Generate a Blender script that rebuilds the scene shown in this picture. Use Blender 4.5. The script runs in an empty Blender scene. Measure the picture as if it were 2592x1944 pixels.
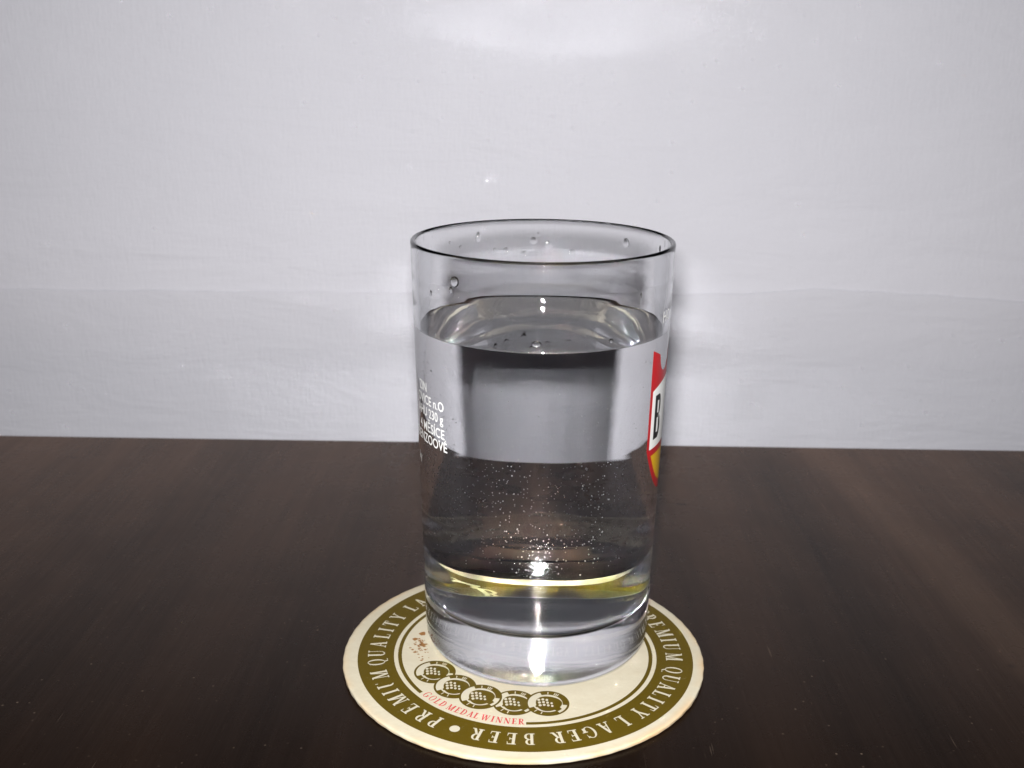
import bpy, bmesh, math, random
from mathutils import Vector, Matrix, noise

sc = bpy.context.scene
COL = sc.collection
PI = math.pi
rad = math.radians

# ------------------------------------------------------------------ camera
cam_data = bpy.data.cameras.new('camera')
cam = bpy.data.objects.new('camera', cam_data)
COL.objects.link(cam)
sc.camera = cam
PITCH, YAW, ROLL = 0.297695, -0.015680, 0.009403
fwd = Vector((math.sin(YAW) * math.cos(PITCH), math.cos(YAW) * math.cos(PITCH), -math.sin(PITCH)))
rgt = Vector((math.cos(YAW), -math.sin(YAW), 0))
upv = rgt.cross(fwd)
rgt, upv = math.cos(ROLL) * rgt + math.sin(ROLL) * upv, -math.sin(ROLL) * rgt + math.cos(ROLL) * upv
cam_m = Matrix((rgt, upv, -fwd)).transposed().to_4x4()
cam_m.translation = Vector((-0.003014, -0.264414, 0.152960))
cam.matrix_world = cam_m
cam_data.sensor_width = 36
cam_data.lens = 36 * 2764.2 / 2592
cam_data.clip_start = 0.002
cam_data.clip_end = 20
cam_data.dof.use_dof = True
cam_data.dof.focus_distance = 0.262
cam_data.dof.aperture_fstop = 28

# ------------------------------------------------------------------ dark room, phone flash just above the lens
world = bpy.data.worlds.new('World')
sc.world = world
world.use_nodes = True
bg = world.node_tree.nodes['Background']
bg.inputs[0].default_value = (0.80, 0.86, 1.0, 1)
bg.inputs[1].default_value = 0.028

flash_data = bpy.data.lights.new('phone_flash', 'AREA')
flash_data.shape = 'DISK'
flash_data.size = 0.014
flash_data.energy = 2.32
flash_data.color = (1.0, 0.99, 0.985)
flash = bpy.data.objects.new('phone_flash', flash_data)
COL.objects.link(flash)
fm = cam_m.copy()
fm.translation = cam_m.translation + 0.012 * upv - 0.003 * rgt
flash.matrix_world = fm

vs = sc.view_settings
sc.display_settings.display_device = 'sRGB'
vs.view_transform = 'Standard'
vs.look = 'None'
vs.exposure = 0.0
vs.gamma = 1.0
vs.use_curve_mapping = False

cy = sc.cycles
cy.max_bounces = 24
cy.transmission_bounces = 24
cy.glossy_bounces = 12
cy.diffuse_bounces = 4
cy.transparent_max_bounces = 16
cy.blur_glossy = 0.0
cy.sample_clamp_indirect = 2500.0
cy.caustics_reflective = True
cy.caustics_refractive = True
cy.use_guiding = True                # light through the glass and water is traced, not faked
cy.use_surface_guiding = True
cy.guiding_training_samples = 128
cy.use_denoising = True

random.seed(7)
T = 0.0014                            # coaster thickness
WALL_Y = 0.256                        # backdrop stands a hand's breadth behind the table
TABLE_Y = 0.1536                      # far edge of the table

# ------------------------------------------------------------------ helpers
def tag(o, label=None, cat=None, group=None, kind=None):
    if label: o['label'] = label
    if cat: o['category'] = cat
    if group: o['group'] = group
    if kind: o['kind'] = kind
    return o

def empty(name, loc=(0, 0, 0)):
    o = bpy.data.objects.new(name, None)
    o.empty_display_size = 0.01
    o.location = loc
    COL.objects.link(o)
    return o

def obj(name, bm, mats, parent=None, smooth=True):
    me = bpy.data.meshes.new(name)
    bm.to_mesh(me)
    bm.free()
    for m in (mats if isinstance(mats, (list, tuple)) else [mats]):
        me.materials.append(m)
    if smooth:
        me.polygons.foreach_set('use_smooth', [True] * len(me.polygons))
    o = bpy.data.objects.new(name, me)
    COL.objects.link(o)
    if parent: o.parent = parent
    return o

def arc(cx, cz, r, a0, a1, n):
    return [(cx + r * math.cos(rad(a0 + (a1 - a0) * i / n)), cz + r * math.sin(rad(a0 + (a1 - a0) * i / n))) for i in range(n + 1)]

def lathe(bm, prof, n=256, mi=0, warp=None):
    rings = []
    for R, z in prof:
        if R < 1e-7:
            p = Vector((0, 0, z))
            rings.append([bm.verts.new(warp(p) if warp else p)])
        else:
            ring = []
            for k in range(n):
                a = 2 * PI * k / n
                p = Vector((R * math.cos(a), R * math.sin(a), z))
                ring.append(bm.verts.new(warp(p) if warp else p))
            rings.append(ring)
    for i in range(len(rings) - 1):
        a, b = rings[i], rings[i + 1]
        for k in range(n):
            q = (k + 1) % n
            f = bm.faces.new(list(dict.fromkeys([a[k % len(a)], a[q % len(a)], b[q % len(b)], b[k % len(b)]])))
            f.material_index = mi
    return bm

class NT:
    """short-hand for building node materials"""
    def __init__(self, name):
        self.m = bpy.data.materials.new(name)
        self.m.use_nodes = True
        self.t = self.m.node_tree
        self.b = self.t.nodes['Principled BSDF']
        self.co = self.t.nodes.new('ShaderNodeTexCoord')
    def n(self, kind, **kw):
        nd = self.t.nodes.new('ShaderNode' + kind)
        for k, v in kw.items():
            if k in nd.inputs: nd.inputs[k].default_value = v
            else: setattr(nd, k, v)
        return nd
    def l(self, a, b): self.t.links.new(a, b)
    def mapped(self, scale=(1, 1, 1), rot=(0, 0, 0), loc=(0, 0, 0)):
        mp = self.t.nodes.new('ShaderNodeMapping')
        mp.inputs['Scale'].default_value = scale
        mp.inputs['Rotation'].default_value = rot
        mp.inputs['Location'].default_value = loc
        self.l(self.co.outputs['Object'], mp.inputs[0])
        return mp.outputs[0]
    def noise(self, scale, detail=2, rough=.5, vec=None, dist=0):
        nd = self.n('TexNoise')
        nd.inputs['Scale'].default_value = scale
        nd.inputs['Detail'].default_value = detail
        nd.inputs['Roughness'].default_value = rough
        nd.inputs['Distortion'].default_value = dist
        self.l(vec if vec is not None else self.co.outputs['Object'], nd.inputs['Vector'])
        return nd.outputs['Fac']
    def ramp(self, fac, stops):
        r = self.n('ValToRGB')
        e = r.color_ramp.elements
        while len(e) < len(stops): e.new(0.5)
        for k, (p, c) in enumerate(stops):
            e[k].position = p
            e[k].color = (*c, 1) if len(c) == 3 else c
        self.l(fac, r.inputs[0])
        return r.outputs[0]
    def mix(self, fac, a, b, mode='MIX'):
        x = self.n('MixRGB', blend_type=mode)
        for s, v in ((0, fac), (1, a), (2, b)):
            if isinstance(v, bpy.types.NodeSocket): self.l(v, x.inputs[s])
            elif isinstance(v, (int, float)): x.inputs[s].default_value = v
            else: x.inputs[s].default_value = (*v, 1)
        return x.outputs[0]
    def math(self, op, a, b=0.0, c=0.0):
        x = self.n('Math', operation=op)
        for s, v in ((0, a), (1, b), (2, c)):
            if isinstance(v, bpy.types.NodeSocket): self.l(v, x.inputs[s])
            else: x.inputs[s].default_value = v
        return x.outputs[0]
    def bump(self, h, dist, strength=1.0, prev=None):
        b = self.n('Bump')
        b.inputs['Strength'].default_value = strength
        b.inputs['Distance'].default_value = dist
        self.l(h, b.inputs['Height'])
        if prev is not None: self.l(prev, b.inputs['Normal'])
        return b.outputs[0]

BLK, WHT = (0, 0, 0), (1, 1, 1)

# ------------------------------------------------------------------ materials
def m_wallpaper(seed, tone):
    k = NT('white_backdrop_cloth')
    weave = k.mix(.5, k.noise(900, 2, .6, k.mapped((1, 1, .18), loc=(seed, 0, seed))), k.noise(900, 2, .6, k.mapped((.18, 1, 1), loc=(seed, 3, 0))))
    wr = k.noise(34, 3, .55, k.mapped((.35, 1, 1.2), loc=(seed, 0, 0)), .6)
    fine = k.noise(1500, 3, .7)
    col = k.mix(k.noise(16, 3, .6), tuple(x * tone for x in (.79, .782, .845)), tuple(x * tone for x in (.85, .84, .90)))
    col = k.mix(k.math('MULTIPLY', fine, .26), col, (.50, .50, .55))
    k.l(col, k.b.inputs['Base Color'])
    k.b.inputs['Roughness'].default_value = .75
    nb = k.bump(wr, .004, .42)
    nb = k.bump(weave, .00035, 1.0, nb)
    k.l(nb, k.b.inputs['Normal'])
    return k.m

def m_table():
    k = NT('dark_varnished_wood')
    v = k.mapped((1, .045, 1), rot=(0, 0, rad(-7)))
    broad = k.noise(26, 3, .55, v)
    grain = k.noise(420, 4, .65, v)
    col = k.ramp(broad, [(.30, (.0016, .0006, .0002)), (.52, (.0027, .0010, .0004)), (.72, (.0054, .0023, .0010))])
    col = k.mix(k.math('MULTIPLY', grain, .55), col, (.0045, .0029, .0021))
    # one paler streak of grain in the board, right of the coaster
    sep = k.n('SeparateXYZ')
    k.l(k.co.outputs['Object'], sep.inputs[0])
    sx = k.math('ADD', sep.outputs[0], k.math('MULTIPLY', sep.outputs[1], .125))
    sx = k.math('ADD', sx, k.math('MULTIPLY', k.noise(14, 2), .012))
    d = k.math('ABSOLUTE', k.math('SUBTRACT', sx, .1385))
    streak = k.ramp(k.math('MULTIPLY', d, 55), [(.0, (.62,) * 3), (.35, (.42,) * 3), (.62, BLK)])
    col = k.mix(streak, col, (.028, .018, .012))
    # dents and dull marks
    vo = k.n('TexVoronoi')
    vo.inputs['Scale'].default_value = 52
    k.l(k.mapped((1, 1.3, 1)), vo.inputs['Vector'])
    dent = k.ramp(k.math('ADD', vo.outputs['Distance'], k.math('MULTIPLY', k.noise(60, 3), .50)), [(.22, WHT), (.30, BLK)])
    col = k.mix(k.math('MULTIPLY', dent, .6), col, (.0015, .001, .001))
    # dust and hair scratches
    dv = k.n('TexVoronoi')
    dv.inputs['Scale'].default_value = 330
    k.l(k.mapped((1, 1, 1)), dv.inputs['Vector'])
    dust = k.math('MULTIPLY', k.ramp(dv.outputs['Distance'], [(.06, WHT), (.11, BLK)]), k.ramp(k.noise(38, 3, .7), [(.48, BLK), (.66, (.7,) * 3)]))
    sv = k.noise(1500, 1, .5, k.mapped((1, .03, 1), rot=(0, 0, rad(24))))
    sc2 = k.math('MULTIPLY', k.ramp(sv, [(.735, BLK), (.76, WHT)]), k.ramp(k.noise(55, 2), [(.52, BLK), (.66, (.35,) * 3)]))
    marks = k.math('MAXIMUM', dust, sc2)
    col = k.mix(k.math('MULTIPLY', marks, .5), col, (.20, .15, .11))
    k.l(col, k.b.inputs['Base Color'])
    rgh = k.math('ADD', .20, k.math('MULTIPLY', k.noise(70, 4, .65), .16))
    k.l(rgh, k.b.inputs['Roughness'])
    k.b.inputs['IOR'].default_value = 1.20
    k.b.inputs['Sheen Weight'].default_value = .78      # warm sheen added to lift the backdrop's reflection at grazing angles
    k.b.inputs['Sheen Roughness'].default_value = .31
    k.b.inputs['Sheen Tint'].default_value = (1, .56, .36, 1)
    nb = k.bump(grain, .0004, .18)
    sheen_amt = k.math('ADD', k.math('MULTIPLY', k.ramp(broad, [(.32, BLK), (.70, WHT)]), .42), k.math('MULTIPLY', k.ramp(k.noise(30, 4, .65), [(.3, BLK), (.7, WHT)]), .22))
    sheen_amt = k.math('ADD', sheen_amt, k.math('ADD', k.math('MULTIPLY', k.ramp(grain, [(.36, BLK), (.66, WHT)]), .16), k.math('MULTIPLY', streak, .30)))
    sheen_amt = k.math('MULTIPLY', sheen_amt, k.math('SUBTRACT', 1.0, k.math('MULTIPLY', dent, .6)))
    k.l(k.math('ADD', k.math('MULTIPLY', sheen_amt, .66), .20), k.b.inputs['Sheen Weight'])
    k.l(nb, k.b.inputs['Normal'])
    return k.m

def m_paper():
    k = NT('cream_cardboard')
    f1 = k.noise(420, 4, .7)
    f2 = k.noise(60, 3, .6)
    col = k.mix(f2, (.46, .41, .295), (.53, .485, .375))
    col = k.mix(k.ramp(f1, [(.42, BLK), (.75, (.35,) * 3)]), col, (.45, .38, .27))
    # age and beer have browned the rim of the card in places
    sep = k.n('SeparateXYZ')
    k.l(k.co.outputs['Object'], sep.inputs[0])
    r = k.math('SQRT', k.math('ADD', k.math('POWER', k.math('ABSOLUTE', sep.outputs[0]), 2), k.math('POWER', k.math('ABSOLUTE', sep.outputs[1]), 2)))
    edge = k.ramp(k.math('MULTIPLY', k.math('SUBTRACT', r, .0440), 330), [(.3, BLK), (1.0, WHT)])
    col = k.mix(k.math('MULTIPLY', edge, k.ramp(k.noise(70, 3), [(.42, BLK), (.68, (.8,) * 3)])), col, (.55, .36, .17))
    k.l(col, k.b.inputs['Base Color'])
    k.b.inputs['Roughness'].default_value = .85
    k.l(k.bump(f1, .00025, .5), k.b.inputs['Normal'])
    return k.m

def m_ink(name, col, worn=.35, under=(.60, .54, .42), rough=.55, scale=700):
    k = NT(name)
    w = k.noise(scale, 5, .75)
    c = k.mix(k.noise(90, 3), col, tuple(x * .82 for x in col))
    c = k.mix(k.math('MULTIPLY', k.ramp(w, [(.60, BLK), (.72, WHT)]), worn), c, under)
    k.l(c, k.b.inputs['Base Color'])
    k.b.inputs['Roughness'].default_value = rough
    k.b.inputs['Specular IOR Level'].default_value = .12
    k.l(k.bump(k.noise(420, 4, .7), .0002, .35), k.b.inputs['Normal'])
    return k.m

def m_plain(name, col, rough=.4):
    k = NT(name)
    c = k.mix(k.noise(500, 3, .6), col, tuple(x * .86 for x in col))
    k.l(c, k.b.inputs['Base Color'])
    k.b.inputs['Roughness'].default_value = rough
    return k.m

def m_clear(name, ior, col=(1, 1, 1), rough=0.0, ripple=None):
    k = NT(name)
    k.t.nodes.remove(k.b)
    g = k.n('BsdfGlass')
    g.inputs['IOR'].default_value = ior
    g.inputs['Roughness'].default_value = rough
    g.inputs['Color'].default_value = (*col, 1)
    if ripple:
        sx, dist, strength = ripple
        k.l(k.bump(k.noise(1.0, 2, .5, k.mapped(sx)), dist, strength), g.inputs['Normal'])
    out = [n for n in k.t.nodes if n.type == 'OUTPUT_MATERIAL'][0]
    k.l(g.outputs[0], out.inputs[0])
    return k.m

N_GLASS, N_WATER = 1.51, 1.333
M_GLASS = m_clear('clear_glass', N_GLASS, (.975, .977, .980), 0.0, ((60, 60, 130), .000012, 1.0))
M_BASE = m_clear('pressed_glass_underside', N_GLASS, (.975, .977, .980), 0.15, ((420, 420, 420), .00003, 1.0))
M_WTOP = m_clear('water_surface', N_WATER)
M_WSIDE = m_clear('water_against_glass', N_WATER / N_GLASS, (.985, .984, .988))
M_DROP = m_clear('water_drop', N_WATER)
M_WALL_A = m_wallpaper(0.0, 1.0)
M_WALL_B = m_wallpaper(4.7, .94)
M_TABLE = m_table()
M_PAPER = m_paper()
M_OLIVE = m_ink('olive_ink', (.088, .058, .0025), .08)
M_CREAM = m_ink('cream_unprinted_card', (.52, .475, .365), .15, (.30, .24, .08), .8)
M_RED_INK = m_ink('red_ink', (.50, .035, .045), .35)
M_STAIN = m_ink('brown_stain', (.27, .125, .038), .6, (.62, .52, .34))
M_ENAMEL_W = m_plain('white_enamel', (.80, .80, .78))
M_ENAMEL_R = m_plain('red_enamel', (.42, .012, .016))
M_ENAMEL_K = m_plain('black_enamel', (.010, .010, .011))
M_ENAMEL_Y = m_plain('yellow_enamel', (.62, .36, .010))

# ------------------------------------------------------------------ backdrop: two low white sheets behind the table, the lower lapping over the upper; dark room above them
def sheet(name, x0, x1, nx, z_lo, z_hi, nz, y, mat, parent, amp, seed, lip=0.0):
    """a hanging sheet; with lip its top edge is rounded back to the wall"""
    bm = bmesh.new()
    grid = []
    for j in range(nz + 1):
        row = []
        for i in range(nx + 1):
            x = x0 + (x1 - x0) * i / nx
            lo, hi = z_lo(x), z_hi(x)
            t = j / nz
            z = lo + (hi - lo) * t
            w = amp * (noise.noise(Vector((x * 9 + seed, z * 42, 1.3))) + .5 * noise.noise(Vector((x * 26 + seed, z * 90, 5.1))))
            row.append(bm.verts.new((x, y + w, z)))
        grid.append(row)
    if lip:
        for k in range(1, 6):
            q = k / 5 * PI / 2
            grid.append([bm.verts.new((v.co.x, v.co.y + lip * (1 - math.cos(q)), v.co.z + lip * 1.1 * math.sin(q))) for v in grid[nz]])
    for j in range(len(grid) - 1):
        for i in range(nx):
            bm.faces.new((grid[j][i], grid[j][i + 1], grid[j + 1][i + 1], grid[j + 1][i]))
    return obj(name, bm, mat, parent)

SEAM = [(-.8, .037), (-.3312, .0379), (-.2625, .0381), (-.1941, .0383), (-.0761, .0389), (.0724, .0397), (.0992, .0405), (.1325, .0432), (.166, .0421), (.2358, .0384), (.3001, .0356), (.8, .030)]
def seam(x):
    for (a, za), (b, zb) in zip(SEAM, SEAM[1:]):
        if a <= x <= b:
            t = (x - a) / (b - a)
            t = t * t * (3 - 2 * t)
            return za + (zb - za) * t + .00025 * math.sin(x * 95) + .0002 * math.sin(x * 231 + 1)
    return .037
wall = empty('backdrop', (0, WALL_Y, 0))
tag(wall, kind='structure')
sheet('white_sheet', -.8, .8, 240, lambda x: -.30, lambda x: seam(x) - .0005, 90, -.0004, M_WALL_B, wall, .00016, 3.0, .0006)
sheet('white_sheet', -.8, .8, 200, lambda x: .0, lambda x: .208 + .002 * math.sin(x * 7), 80, .0004, M_WALL_A, wall, .00035, 11.0)

# ------------------------------------------------------------------ table
bm = bmesh.new()
bmesh.ops.create_cube(bm, size=1.0)
bmesh.ops.scale(bm, vec=(1.2, .5036, .03), verts=bm.verts)
bmesh.ops.bevel(bm, geom=[e for e in bm.edges], offset=.0015, segments=3, affect='EDGES')
table = obj('table', bm, M_TABLE, None, False)
for v in table.data.vertices:
    v.co += Vector((0, TABLE_Y - .2518, -.015))
tag(table, 'dark brown varnished wooden table top with faint grain and scratches, against the white wall', 'table')

# ------------------------------------------------------------------ coaster
coaster = empty('beer_coaster', (-.003389, -.009482, 0))
tag(coaster, 'round cream cardboard coaster with olive lettered ring, lying under the glass', 'coaster')
def card_warp(p):
    r = math.hypot(p.x, p.y)
    if r < .04: return p
    a = math.atan2(p.y, p.x)
    k = .00009 * noise.noise(Vector((math.cos(a) * 14, math.sin(a) * 14, p.z * 1500))) + .00005 * math.sin(a * 61 + p.z * 4000)
    return Vector((p.x * (1 + k / r), p.y * (1 + k / r), p.z))
bm = bmesh.new()
lathe(bm, [(0, .00005), (.0463, .00005), (.0468, .00022), (.04702, .0005), (.04696, .0008), (.04702, .0011), (.0468, .00128), (.0464, .00136), (.0460, T), (.030, T), (0, T)], 360, 0, card_warp)
bmesh.ops.recalc_face_normals(bm, faces=bm.faces)
board = obj('cardboard_disc', bm, M_PAPER, coaster)

PX, PY = .0005, 0.0                   # the print sits a little off centre
LAY = .000012                         # one layer of ink
def poly(bm, pts):
    f = bm.faces.new([bm.verts.new(p) for p in pts])
    return f
def flat_ring(r0, r1, a0, a1, z, n, cx=0, cy=0, bm=None):
    bm = bm or bmesh.new()
    prev = None
    for i in range(n + 1):
        a = rad(a0 + (a1 - a0) * i / n)
        c, s = math.cos(a), math.sin(a)
        cur = (bm.verts.new((cx + r0 * c, cy + r0 * s, z)), bm.verts.new((cx + r1 * c, cy + r1 * s, z)))
        if prev: bm.faces.new((prev[0], prev[1], cur[1], cur[0]))
        prev = cur
    return bm

bm = flat_ring(.0344, .0438, 0, 360, T + LAY, 240, PX, PY)
bmesh.ops.remove_doubles(bm, verts=bm.verts, dist=1e-7)
olive_ring = obj('olive_ring', bm, M_OLIVE, coaster, False)
bm = flat_ring(.03235, .03335, -89.2, 219.3, T + LAY, 200, PX, PY)
obj('thin_ring_line', bm, M_OLIVE, coaster, False)

# --- roman capitals drawn as polygons: y 0..1, stems thick, hairlines thin
ST, HR, SE = .185, .068, .09
def rect(x0, y0, x1, y1): return [(x0, y0), (x1, y0), (x1, y1), (x0, y1)]
def serif(x0, x1, y): return rect(x0 - SE, y, x1 + SE, y + HR)
def stem(x, w=ST): return [rect(x, 0, x + w, 1), serif(x, x + w, 0), serif(x, x + w, 1 - HR)]
def diag(x0, y0, x1, y1, w): return [(x0 - w / 2, y0), (x0 + w / 2, y0), (x1 + w / 2, y1), (x1 - w / 2, y1)]
def bowl(cx, cy, rx, ry, tx, ty, a0, a1, n=14):
    out = []
    for i in range(n):
        a, b = rad(a0 + (a1 - a0) * i / n), rad(a0 + (a1 - a0) * (i + 1) / n)
        out.append([(cx + rx * math.cos(a), cy + ry * math.sin(a)), (cx + rx * math.cos(b), cy + ry * math.sin(b)),
                    (cx + (rx - tx) * math.cos(b), cy + (ry - ty) * math.sin(b)), (cx + (rx - tx) * math.cos(a), cy + (ry - ty) * math.sin(a))])
    return out
def capital(ch, worn=False):
    if ch == 'I': return .30, stem(.075)
    if ch == 'L': return .60, stem(.08) + [rect(.08, 0, .56, HR), [(.50, 0), (.58, 0), (.60, .28), (.57, .28)]]
    if ch == 'E': return .62, stem(.08) + [rect(.08, 0, .56, HR), rect(.08, 1 - HR, .54, 1), rect(.2, .48, .42, .48 + HR),
                                            [(.50, 0), (.58, 0), (.60, .26), (.57, .26)], [(.48, 1), (.56, 1), (.57, .76), (.54, .76)], rect(.40, .39, .44, .62)]
    if ch == 'T': return .66, stem(.25) + [rect(.02, 1 - HR, .64, 1), [(.02, 1), (.10, 1), (.05, .74), (.015, .74)], [(.56, 1), (.64, 1), (.645, .74), (.61, .74)]]
    if ch in 'PR':
        g = stem(.08) + [rect(.2, 1 - HR, .34, 1), rect(.2, .46, .34, .46 + HR)] + bowl(.33, .73, .27, .27, .15, HR, -90, 90)
        if ch == 'R': return .72, g + [[(.28, .47), (.44, .47), (.70, .0), (.52, .0)], rect(.56, 0, .76, HR)]
        return .62, g
    if ch == 'B':
        return .66, stem(.08) + [rect(.2, 1 - HR, .34, 1), rect(.2, .50, .34, .50 + HR), rect(.2, 0, .36, HR)] + bowl(.33, .755, .25, .245, .14, HR, -90, 90) + bowl(.35, .275, .29, .275, .15, HR, -90, 90)
    if ch == 'D': return .74, stem(.08) + [rect(.2, 1 - HR, .3, 1), rect(.2, 0, .3, HR)] + bowl(.29, .5, .42, .5, .16, HR, -90, 90, 18)
    if ch == 'M': return .96, [rect(.10, 0, .10 + HR, 1), rect(.72, 0, .72 + ST, 1), diag(.15, 1, .50, 0, .17), diag(.50, 0, .76, 1, HR + .02),
                               serif(.08, .17, 0), serif(.72, .72 + ST, 0), rect(.0, 1 - HR, .2, 1), rect(.72, 1 - HR, .95, 1)]
    if ch == 'N': return .80, [rect(.11, 0, .11 + HR, 1), rect(.64, 0, .64 + HR, 1), diag(.14, 1, .64, 0, .19), serif(.10, .17, 0), rect(.0, 1 - HR, .2, 1), serif(.62, .70, 1 - HR)]
    if ch == 'U':
        g = [rect(.08, .28, .08 + ST, 1), serif(.08, .08 + ST, 1 - HR)] + bowl(.38, .28, .30, .30, .15, .07, 180, 265, 9)
        if not worn: g += [rect(.625, .28, .68, 1), serif(.63, .68, 1 - HR)] + bowl(.38, .28, .30, .30, .06, .07, 265, 360, 9)
        else: g += [rect(.62, .84, .68, 1)]
        return .76, g
    if ch in 'OQ':
        g = bowl(.40, .5, .38, .52, .15, .045, 0, 360, 32)
        if ch == 'Q': g += [[(.36, .02), (.46, .05), (.62, -.18), (.50, -.20)], [(.50, -.20), (.62, -.18), (.82, -.13), (.80, -.19)]]
        return .80, g
    if ch == 'G': return .80, bowl(.42, .5, .40, .52, .15, .05, 42, 322, 26) + [rect(.60, .08, .60 + ST, .42), serif(.60, .60 + ST, .40), [(.66, .95), (.71, .99), (.72, .66), (.69, .66)]]
    if ch == 'A': return .78, [diag(.14, 0, .39, 1, HR + .015), diag(.63, 0, .385, 1, .17), rect(.20, .32, .56, .32 + HR), serif(.10, .18, 0), serif(.56, .70, 0)]
    if ch == 'Y': return .74, [rect(.30, 0, .30 + ST, .46), serif(.30, .30 + ST, 0), diag(.38, .42, .12, 1, .17), diag(.40, .42, .64, 1, HR + .02), serif(.06, .18, 1 - HR), serif(.58, .68, 1 - HR)]
    if ch == 'W': return 1.12, [diag(.14, 1, .36, 0, .16), diag(.36, 0, .56, 1, HR + .01), diag(.56, 1, .78, 0, .16), diag(.78, 0, .98, 1, HR + .01), serif(.08, .20, 1 - HR), serif(.50, .62, 1 - HR), serif(.94, 1.02, 1 - HR)]
    return .3, []

def ring_letters(bm, items, r_base, hgt, z, outward=True, wide=.86):
    """letters on a circle; items = (character, angle of its middle, worn)"""
    for ch, a, worn in items:
        w, polys = capital(ch, worn)
        a = rad(a)
        n = Vector((math.cos(a), math.sin(a), 0))
        t = Vector((math.sin(a), -math.cos(a), 0))
        if not outward: n, t = -n, -t
        o = Vector((PX, PY, 0)) + (r_base if outward else -r_base) * n
        for k, pl in enumerate(polys):
            pts = []
            for x, y in pl:
                q = o + t * ((x - w / 2) * hgt * wide) + n * (y * hgt)
                q.z = z + (k % 9) * .0000016
                pts.append(q)
            try: poly(bm, pts)
            except ValueError: pass

bm = bmesh.new()
items = [(c, a, False) for c, a in zip('PREMIUMQUALITYLAGERBEER', (32.5, 27.6, 21.8, 14.8, 9.4, 4.2, -3.2, -12.8, -18.8, -24.8, -30.2, -34.6, -39.4, -45.2, -53.4, -60.6, -66.8, -72.8, -78.4, -88.2, -94.2, -100.2, -106.4))]
items += [(c, a, k == 5) for k, (c, a) in enumerate(zip('PREMIUMQUALITYLAGERBEER', (237.4, 231.7, 225.2, 218.1, 212.4, 206.9, 199.8, 190.9, 184.6, 177.8, 171.4, 166.6, 161.6, 155.4, 146.4, 140.2, 134, 128, 122.4, 112.6, 106.6, 100.6, 94.4)))]
ring_letters(bm, items, .03685, .0043, T + 2 * LAY)
bmesh.ops.recalc_face_normals(bm, faces=bm.faces)
obj('cream_ring_lettering', bm, M_CREAM, olive_ring, False)
for a in (245.5, 63.5):
    bm = bmesh.new()
    c = Vector((PX + .0390 * math.cos(rad(a)), PY + .0390 * math.sin(rad(a)), T + 2 * LAY))
    poly(bm, [c + Vector((.00125 * math.cos(2 * PI * i / 28), .00125 * math.sin(2 * PI * i / 28), 0)) for i in range(28)])
    obj('cream_dot', bm, M_CREAM, olive_ring, False)

bm = bmesh.new()
angs = (222.2, 226.0, 229.3, 232.4, 236.8, 240.4, 243.4, 246.6, 249.4, 253.4, 256.6, 259.4, 262.8, 265.9, 268.8)
ring_letters(bm, [(c, a, False) for c, a in zip('GOLDMEDALWINNER', angs)], .03330, .00225, T + LAY, False, .86)
bmesh.ops.recalc_face_normals(bm, faces=bm.faces)
obj('red_lettering', bm, M_RED_INK, coaster, False)

# --- five overlapping medals
def medal(center, level, name='medal_emblem'):
    cx, cyy = center
    R = .0053
    z = T + LAY * (1 + 4 * level)
    root = empty(name, (0, 0, 0))
    root.parent = coaster
    def ell(bm, x, y, rx, ry, zz, n=40, a0=0, a1=360):
        poly(bm, [(cx + R * (x + rx * math.cos(rad(a0 + (a1 - a0) * i / n))), cyy + R * (y + ry * math.sin(rad(a0 + (a1 - a0) * i / n))), zz) for i in range(n)])
    b = bmesh.new(); ell(b, 0, 0, .99, .99, z, 56); obj('medal_ground', b, M_CREAM, root, False)
    b = flat_ring(.90 * R, R, 0, 360, z + LAY, 64, cx, cyy)
    flat_ring(.69 * R, .935 * R, -8, 112, z + LAY + 2e-6, 40, cx, cyy, b)
    flat_ring(.69 * R, .935 * R, 205, 306, z + LAY + 2e-6, 36, cx, cyy, b)
    obj('medal_border', b, M_OLIVE, root, False)
    b = bmesh.new()
    pts = []
    for i in range(52):
        a = 2 * PI * i / 52
        rr = .60 + .03 * math.sin(3 * a + 1)
        if 300 < math.degrees(a) < 330: rr += .16
        if 200 < math.degrees(a) < 212: rr += .07
        pts.append((cx + R * (.04 + rr * math.cos(a)), cyy + R * (-.02 + rr * .98 * math.sin(a)), z + LAY))
    poly(b, pts)
    obj('globe', b, M_OLIVE, root, False)
    b = bmesh.new()
    for gy in range(3):
        for gx in range(4):
            if gx == 3 and gy == 0: continue
            x = -.40 + gx * .185 + gy * .03
            y = .30 - gy * .215 - .10 * abs(gx - 1) * .4
            sx, sy = .074 - .006 * gx, .088 - .010 * (gx == 3)
            ell(b, x, y, sx, sy, z + 2 * LAY, 10)
    for a in (88, 66, 60, 54, 228, 250):
        x, y = .81 * math.cos(rad(a)), .81 * math.sin(rad(a))
        c, s = math.cos(rad(a)), math.sin(rad(a))
        poly(b, [(cx + R * (x + u * -s + v * c), cyy + R * (y + u * c + v * s), z + 2 * LAY) for u, v in ((-.022, -.09), (.022, -.09), (.022, .09), (-.022, .09))])
    obj('medal_marks', b, M_CREAM, root, False)
    return root
for c, lv in (((-.02235, -.01140), 0), ((-.01680, -.01790), 1), ((-.01025, -.02235), 3), ((-.00195, -.02455), 2), ((.00610, -.02465), 3)):
    medal(c, lv)

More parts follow.
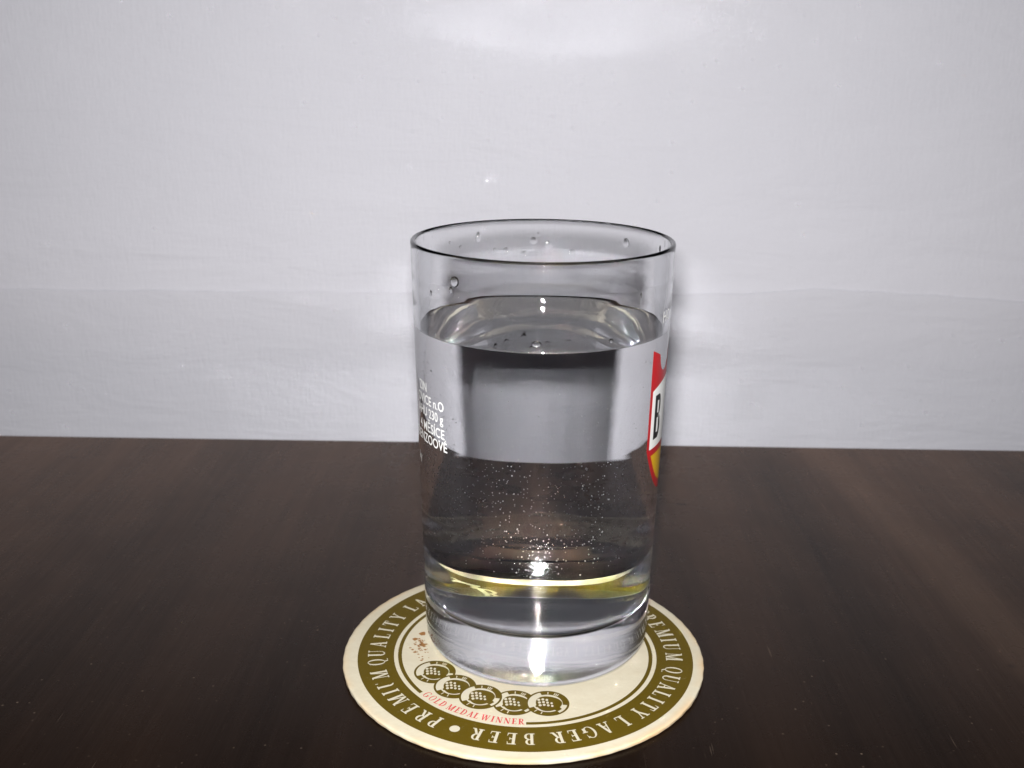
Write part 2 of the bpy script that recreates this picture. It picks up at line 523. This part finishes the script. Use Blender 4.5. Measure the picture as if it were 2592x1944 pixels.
bm = bmesh.new()
def blotch(x, y, r, k):
    pts = []
    for i in range(14):
        a = 2 * PI * i / 14
        q = r * (1 + .55 * noise.noise(Vector((math.cos(a) * 1.4 + k * 7, math.sin(a) * 1.4, k))))
        pts.append((x + q * 1.15 * math.cos(a), y + q * math.sin(a), T + LAY + (k % 11) * 1.5e-6))
    poly(bm, pts)
spots = [(-.02723, .00735, .00085), (-.02897, .00457, .0006), (-.02668, .00168, .0008), (-.0262, .0009, .0004), (-.02843, -.00214, .0004)]
for i in range(46):
    t = random.random()
    spots.append((-.0278 + random.gauss(0, .0011) + .0012 * t, .0045 - .010 * t + random.gauss(0, .0008), random.uniform(.00010, .00034)))
for k, s in enumerate(spots): blotch(*s, k)
obj('brown_stain', bm, M_STAIN, coaster, False)

# ------------------------------------------------------------------ the glass
GH, GR0, GR1, TW = .10765, .0296, .03215, .0019
G0 = T + .00004
ZC, DEEP, POW = .0118, .0085, 4.0         # inside floor of the thick base: middle height, rise to the wall, squareness
WATER_Z = .0880 - G0
def r_out(z): return GR0 + (GR1 - GR0) * z / GH
def r_in(z):
    w = .000010 * math.sin(z * 610) + .000012 * math.sin(z * 1130 + 1.3) + .000010 * math.sin(z * 1970 + .4)
    return r_out(z) - TW + .00062 * z / GH + w
def sag(p):                            # pressed glass is never quite true
    a = math.atan2(p.y, p.x)
    k = .000018 * math.sin(3 * a + 40 * p.z) + .000006 * math.sin(7 * a - 90 * p.z)
    r = math.hypot(p.x, p.y)
    f = min(1, max(0, (r - .02) / .008)) / max(r, 1e-6)
    return Vector((p.x * (1 + k * f), p.y * (1 + k * f), p.z))

glass = empty('drinking_glass', (0, 0, 0))
tag(glass, 'clear straight-sided drinking glass with thick base and printed shield, standing on the coaster', 'glass')
outer = [(0, .0004), (.008, .0004), (.016, .00038), (.0215, .0003), (.0236, .00012), (.0246, .00001), (.0252, 0)] + arc(GR0 - .0040, .0040, .0040, 272, 358, 16)
z = .0070
while z < GH - .0040:
    outer.append((r_out(z), z)); z += .002
rim = [(r_out(GH - .0034), GH - .0034), (r_out(GH - .0020), GH - .0020)] + arc(GR1 - .00064, GH - .00070, .00068, 0, 180, 16)
inner = []
z = GH - .0034
while z > WATER_Z + .0022:
    inner.append((r_in(z), z)); z -= .001
EDGE = (r_in(WATER_Z + .0004), WATER_Z + .0004)
inner.append(EDGE)
bm = bmesh.new()
lathe(bm, [(a, b + G0) for a, b in outer + rim + inner], 288, 0, sag)
for f in bm.faces:
    c = f.calc_center_median()
    if math.hypot(c.x, c.y) < .0236 and c.z < .01: f.material_index = 1
for f in bm.faces:
    c = f.calc_center_median()
    if abs(c.z - .05) < .0015:
        if f.normal.dot(Vector((c.x, c.y, 0))) < 0: bmesh.ops.reverse_faces(bm, faces=bm.faces)
        break
body = obj('glass_body', bm, [M_GLASS, M_BASE], glass)

def on_glass(a_deg, z, off=.00004):
    p = sag(Vector((r_out(z - G0) * math.cos(rad(a_deg)), r_out(z - G0) * math.sin(rad(a_deg)), z)))
    r = math.hypot(p.x, p.y)
    return Vector((p.x * (1 + off / r), p.y * (1 + off / r), z))

def strip(name, a0, a1, lo, hi, mat, parent, off, n=None):
    n = n or max(2, int(abs(a1 - a0) * 2))
    bm = bmesh.new()
    cols = []
    for i in range(n + 1):
        a = a0 + (a1 - a0) * i / n
        l, h = lo(a), hi(a)
        if h < l: h = l
        cols.append([bm.verts.new(on_glass(a, l + (h - l) * j / 6, off)) for j in range(7)])
    for i in range(n):
        for j in range(6):
            bm.faces.new((cols[i][j], cols[i + 1][j], cols[i + 1][j + 1], cols[i][j + 1]))
    return obj(name, bm, mat, parent)

# shield: red field, white panel with a letter, yellow foot
AC, AH = -2.0, 32.3
def sh_lo(a):
    t = min(1, abs(a - AC) / AH)
    return .0470 + .0135 * t ** 3.2
def sh_hi(a):
    d = abs(a - AC)
    e = .0858 - .0018 * (AH - d) / 7.8
    for c in (20.0 - 2.0,):
        q = abs(d - c) / 6.4
        if q < 1: e = min(e, .0840 - .0046 * math.sqrt(1 - q * q))
    return max(e, .0795) if d > 11 else .0835 + .0022 * (1 - d / 11)
shield = strip('shield_print', AC - AH, AC + AH, sh_lo, sh_hi, M_ENAMEL_R, glass, .00004)
tag(shield, 'red shield print with white panel and yellow foot')
strip('white_panel', AC - AH + 2.2, AC + AH - 2.2, lambda a: .0605, lambda a: .0755 + .0022 * (1 - ((a - AC) / 30) ** 2), M_ENAMEL_W, shield, .00007)
strip('yellow_foot', AC - AH + 4.0, AC + AH - 4.0, lambda a: sh_lo(a * .0 + AC + (a - AC) * 1.04) + .0022, lambda a: .0587, M_ENAMEL_Y, shield, .00007)

def wrap_text(name, rows, mat, parent, off):
    """rows of sans lettering printed round the glass: (text, right-hand end angle, base height, cap height, condense)"""
    bm = bmesh.new()
    for text, a_end, z0, cap, cond, align in rows:
        cu = bpy.data.curves.new('lettering', 'FONT')
        cu.body = text
        cu.size = 1.0
        cu.align_x = align
        cu.resolution_u = 4
        cu.offset = .012
        cu.fill_mode = 'FRONT'
        to = bpy.data.objects.new('lettering', cu)
        COL.objects.link(to)
        dg = bpy.context.evaluated_depsgraph_get()
        me = bpy.data.meshes.new_from_object(to.evaluated_get(dg))
        bpy.data.objects.remove(to)
        bpy.data.curves.remove(cu)
        s = cap / .70
        vm = [bm.verts.new(on_glass(a_end + math.degrees(v.co.x * s * cond / r_out(z0)), z0 + v.co.y * s, off)) for v in me.vertices]
        for p in me.polygons:
            try: bm.faces.new([vm[i] for i in p.vertices])
            except ValueError: pass
        bpy.data.meshes.remove(me)
    bmesh.ops.recalc_face_normals(bm, faces=bm.faces)
    for f in bm.faces:
        c = f.calc_center_median()
        if f.normal.dot(Vector((c.x, c.y, 0))) < 0: f.normal_flip()
    return obj(name, bm, mat, parent, False)
wrap_text('white_lettering', [
    ('ZIN', -150.3, .0742, .0023, .90, 'RIGHT'),
    ('OVICE n.O', -136.6, .0711, .0023, .90, 'RIGHT'),
    ('AHU 230 g', -137.4, .0680, .0023, .90, 'RIGHT'),
    ('4 MĚSÍCE', -136.6, .0642, .0024, .92, 'RIGHT'),
    ('BENZOOVÉ', -135.0, .0611, .0024, .92, 'RIGHT'),
    ('ky', -160.8, .0548, .0021, .9, 'RIGHT')], M_ENAMEL_W, glass, .00005)
wrap_text('white_lettering', [('HO', -27.2, .0918, .0027, .95, 'LEFT')], M_ENAMEL_W, glass, .00005)
# bold condensed letter on the white panel
bm = bmesh.new()
def bold_b():
    out = [rect(0, 0, .40, 1), rect(.38, .86, .62, 1), rect(.38, .47, .62, .58), rect(.38, 0, .62, .14)]
    out += bowl(.60, .745, .34, .255, .30, .14, -75, 90, 12) + bowl(.60, .27, .40, .27, .34, .14, -90, 80, 12)
    return out
for k, pl in enumerate(bold_b()):
    pts = [on_glass(-28.9 + 7.4 * x, .0627 + .0113 * y, .00010 + .000002 * k) for x, y in pl]
    bm.faces.new([bm.verts.new(p) for p in pts])
for f in bm.faces:
    f.normal_update()
    c = f.calc_center_median()
    if f.normal.dot(Vector((c.x, c.y, 0))) < 0: f.normal_flip()
obj('black_letter', bm, M_ENAMEL_K, shield, False)

# ------------------------------------------------------------------ the water
water = empty('water', (0, 0, 0))
tag(water, 'clear still water with tiny bubbles, filling the glass to just below its top', 'water')
def surf(p):
    r = math.hypot(p.x, p.y) / EDGE[0]
    k = max(0, 1 - r ** 6)
    q = Vector((p.x, p.y, p.z + k * .00017 * noise.noise(Vector((p.x * 48 + 2.2, p.y * 48, .7)))))
    return sag(q)
rw = EDGE[0]
top = [(0, WATER_Z)] + [(rw * i / 16, WATER_Z) for i in range(1, 9)] + [(rw - d, WATER_Z + .0004 * math.exp(-d / .0008)) for d in (.011, .009, .0075, .006, .0048, .0038, .003, .0024, .0019, .0015, .0011, .0008, .0005, .00025)] + [EDGE]
side = [EDGE]
z = WATER_Z - .0004
while z > ZC + DEEP + .0006:
    side.append((r_in(z), z)); z -= .001
rb = r_in(ZC + DEEP)
bowl_prof = []
for i in range(41):
    t = i / 40 * PI / 2
    bowl_prof.append((rb * math.cos(t) ** (2 / POW) if i < 40 else 0.0, ZC + DEEP * (1 - math.sin(t) ** (2 / POW))))
bm = bmesh.new()
lathe(bm, [(a, b + G0) for a, b in top], 288, 0, surf)
for f in bm.faces: f.normal_update()
if sum(f.normal.z for f in bm.faces) < 0: bmesh.ops.reverse_faces(bm, faces=bm.faces)
n_top = len(bm.faces)
lathe(bm, [(a, b + G0) for a, b in side + bowl_prof], 288, 1, sag)
bm.faces.ensure_lookup_table()
sf = bm.faces[n_top:]
for f in sf: f.normal_update()
if sum(f.normal.dot(Vector((f.calc_center_median().x, f.calc_center_median().y, 0))) for f in sf) < 0:
    bmesh.ops.reverse_faces(bm, faces=list(sf))
obj('water_body', bm, [M_WTOP, M_WSIDE], water)

# fizz clinging to the inside of the glass
M_BUB = m_plain('bubble_painted_glint', (.95, .96, .96), .08)  # opaque white stands in for the flash glint on clear bubbles
def ball(bm, c, r, seg=6, rg=4):
    m = Matrix.Translation(c) @ Matrix.Scale(r, 4)
    bmesh.ops.create_icosphere(bm, subdivisions=1, radius=1.0, matrix=m)
bm = bmesh.new()
random.seed(21)
def bub(a, z, r):
    R = r_in(z) - r * .9 - .00002
    ball(bm, Vector((R * math.cos(rad(a)), R * math.sin(rad(a)), z + G0)), r)
for i in range(1150):
    z = random.gauss(.050, .010) if random.random() < .70 else random.uniform(.032, .083)
    if not (.031 < z < .084): continue
    bub(random.uniform(-160, -20), z, random.choice((.00009, .00010, .00012, .00014, .00019)))
for i in range(110):
    bub(random.gauss(-146, 8), random.gauss(.0525, .0024), random.uniform(.00010, .00018))
for i in range(14):
    bub(random.gauss(-32, 3), random.gauss(.047, .003), random.uniform(.00008, .00014))
tag(obj('fizz', bm, M_BUB, water), 'tiny bubbles clinging to the glass', kind='stuff')

# ------------------------------------------------------------------ drops left on the inside above the water
def drop(a, z, w, h, label, d=None, tail=0.0):
    bm = bmesh.new()
    n, m = 20, 8
    d = d or .38 * min(w, h)
    R = r_in(z - G0) + .00012
    ca, sa = math.cos(rad(a)), math.sin(rad(a))
    tx = Vector((-sa, ca, 0)); nn = Vector((-ca, -sa, 0)); c = Vector((R * ca, R * sa, z))
    rows = []
    for j in range(m + 1):
        t = j / m * PI / 2
        row = []
        for i in range(n):
            b = 2 * PI * i / n
            x, y = math.cos(b) * math.cos(t) * w / 2, math.sin(b) * math.cos(t) * h / 2
            if y > 0: y *= 1 + tail; x *= 1 - .4 * tail * (y / (h / 2))
            if j == m: x = y = 0
            # base follows the curved wall
            da = x / R
            base = Vector((R * math.cos(rad(a) + da), R * math.sin(rad(a) + da), z + y))
            row.append(base + nn * (math.sin(t) * d))
        rows.append(row)
    vr = [[bm.verts.new(p) for p in row] for row in rows[:-1]]
    tipv = bm.verts.new(rows[-1][0])
    for j in range(m - 1):
        for i in range(n): bm.faces.new((vr[j][i], vr[j][(i + 1) % n], vr[j + 1][(i + 1) % n], vr[j + 1][i]))
    for i in range(n): bm.faces.new((vr[-1][i], vr[-1][(i + 1) % n], tipv))
    bm.faces.new(vr[0])
    bmesh.ops.recalc_face_normals(bm, faces=bm.faces)
    o = obj('water_drop', bm, M_DROP)
    for p in o.data.polygons:
        if len(p.vertices) > 4: p.use_smooth = False
    return tag(o, label, 'drop', 'drops clinging inside the glass above the water')
OWN = {123.4: 'tall water drop on the far inside wall, just under the rim on the lettering side',
       43.9: 'water drop on the far inside wall, just under the rim on the shield side',
       16.0: 'narrow water drop at the very edge of the far wall above the shield print',
       141.5: 'tiny water drop on the far inside wall nearest the lettering edge of the glass'}
LB = 'small clear water drop on the far inside wall of the glass just below the rim'
for a, z, w, h, tl in ((123.4, .1047, .0017, .0024, .3), (141.5, .1044, .0008, .0007, 0), (134.1, .1028, .0011, .0008, 0), (118.0, .1040, .0007, .0006, 0), (114.1, .1010, .0012, .0012, .1),
                       (108.2, .1007, .0016, .0018, 0), (98.9, .0998, .0018, .0014, 0), (94.1, .1032, .0020, .0020, 0), (86.4, .1018, .0016, .0022, .3), (74.4, .1004, .0020, .0018, .1),
                       (43.9, .1044, .0022, .0022, .2), (16.0, .1050, .0010, .0020, .2), (91.7, .1050, .0010, .0010, 0)):
    drop(a, z, w, h, OWN.get(a, LB), None, tl)
drop(-129.5, .1030, .0024, .0026, 'round flattened water drop on the near inside of the glass, above the smaller square one')
drop(-131.5, .1009, .0012, .0017, 'small squarish water drop just under the round one, above the lettering')
drop(-145.2, .0990, .0007, .0014, 'narrow water drop above the white lettering, near the glass edge')
drop(-44.9, .0995, .0006, .0024, 'thin upright bright streak of water above the shield print')
drop(-92.5, .0906, .0021, .0015, 'round water drop low on the glass just above the water line')
drop(-60.1, .0905, .0011, .0012, 'little water drop just above the water line on the shield side')
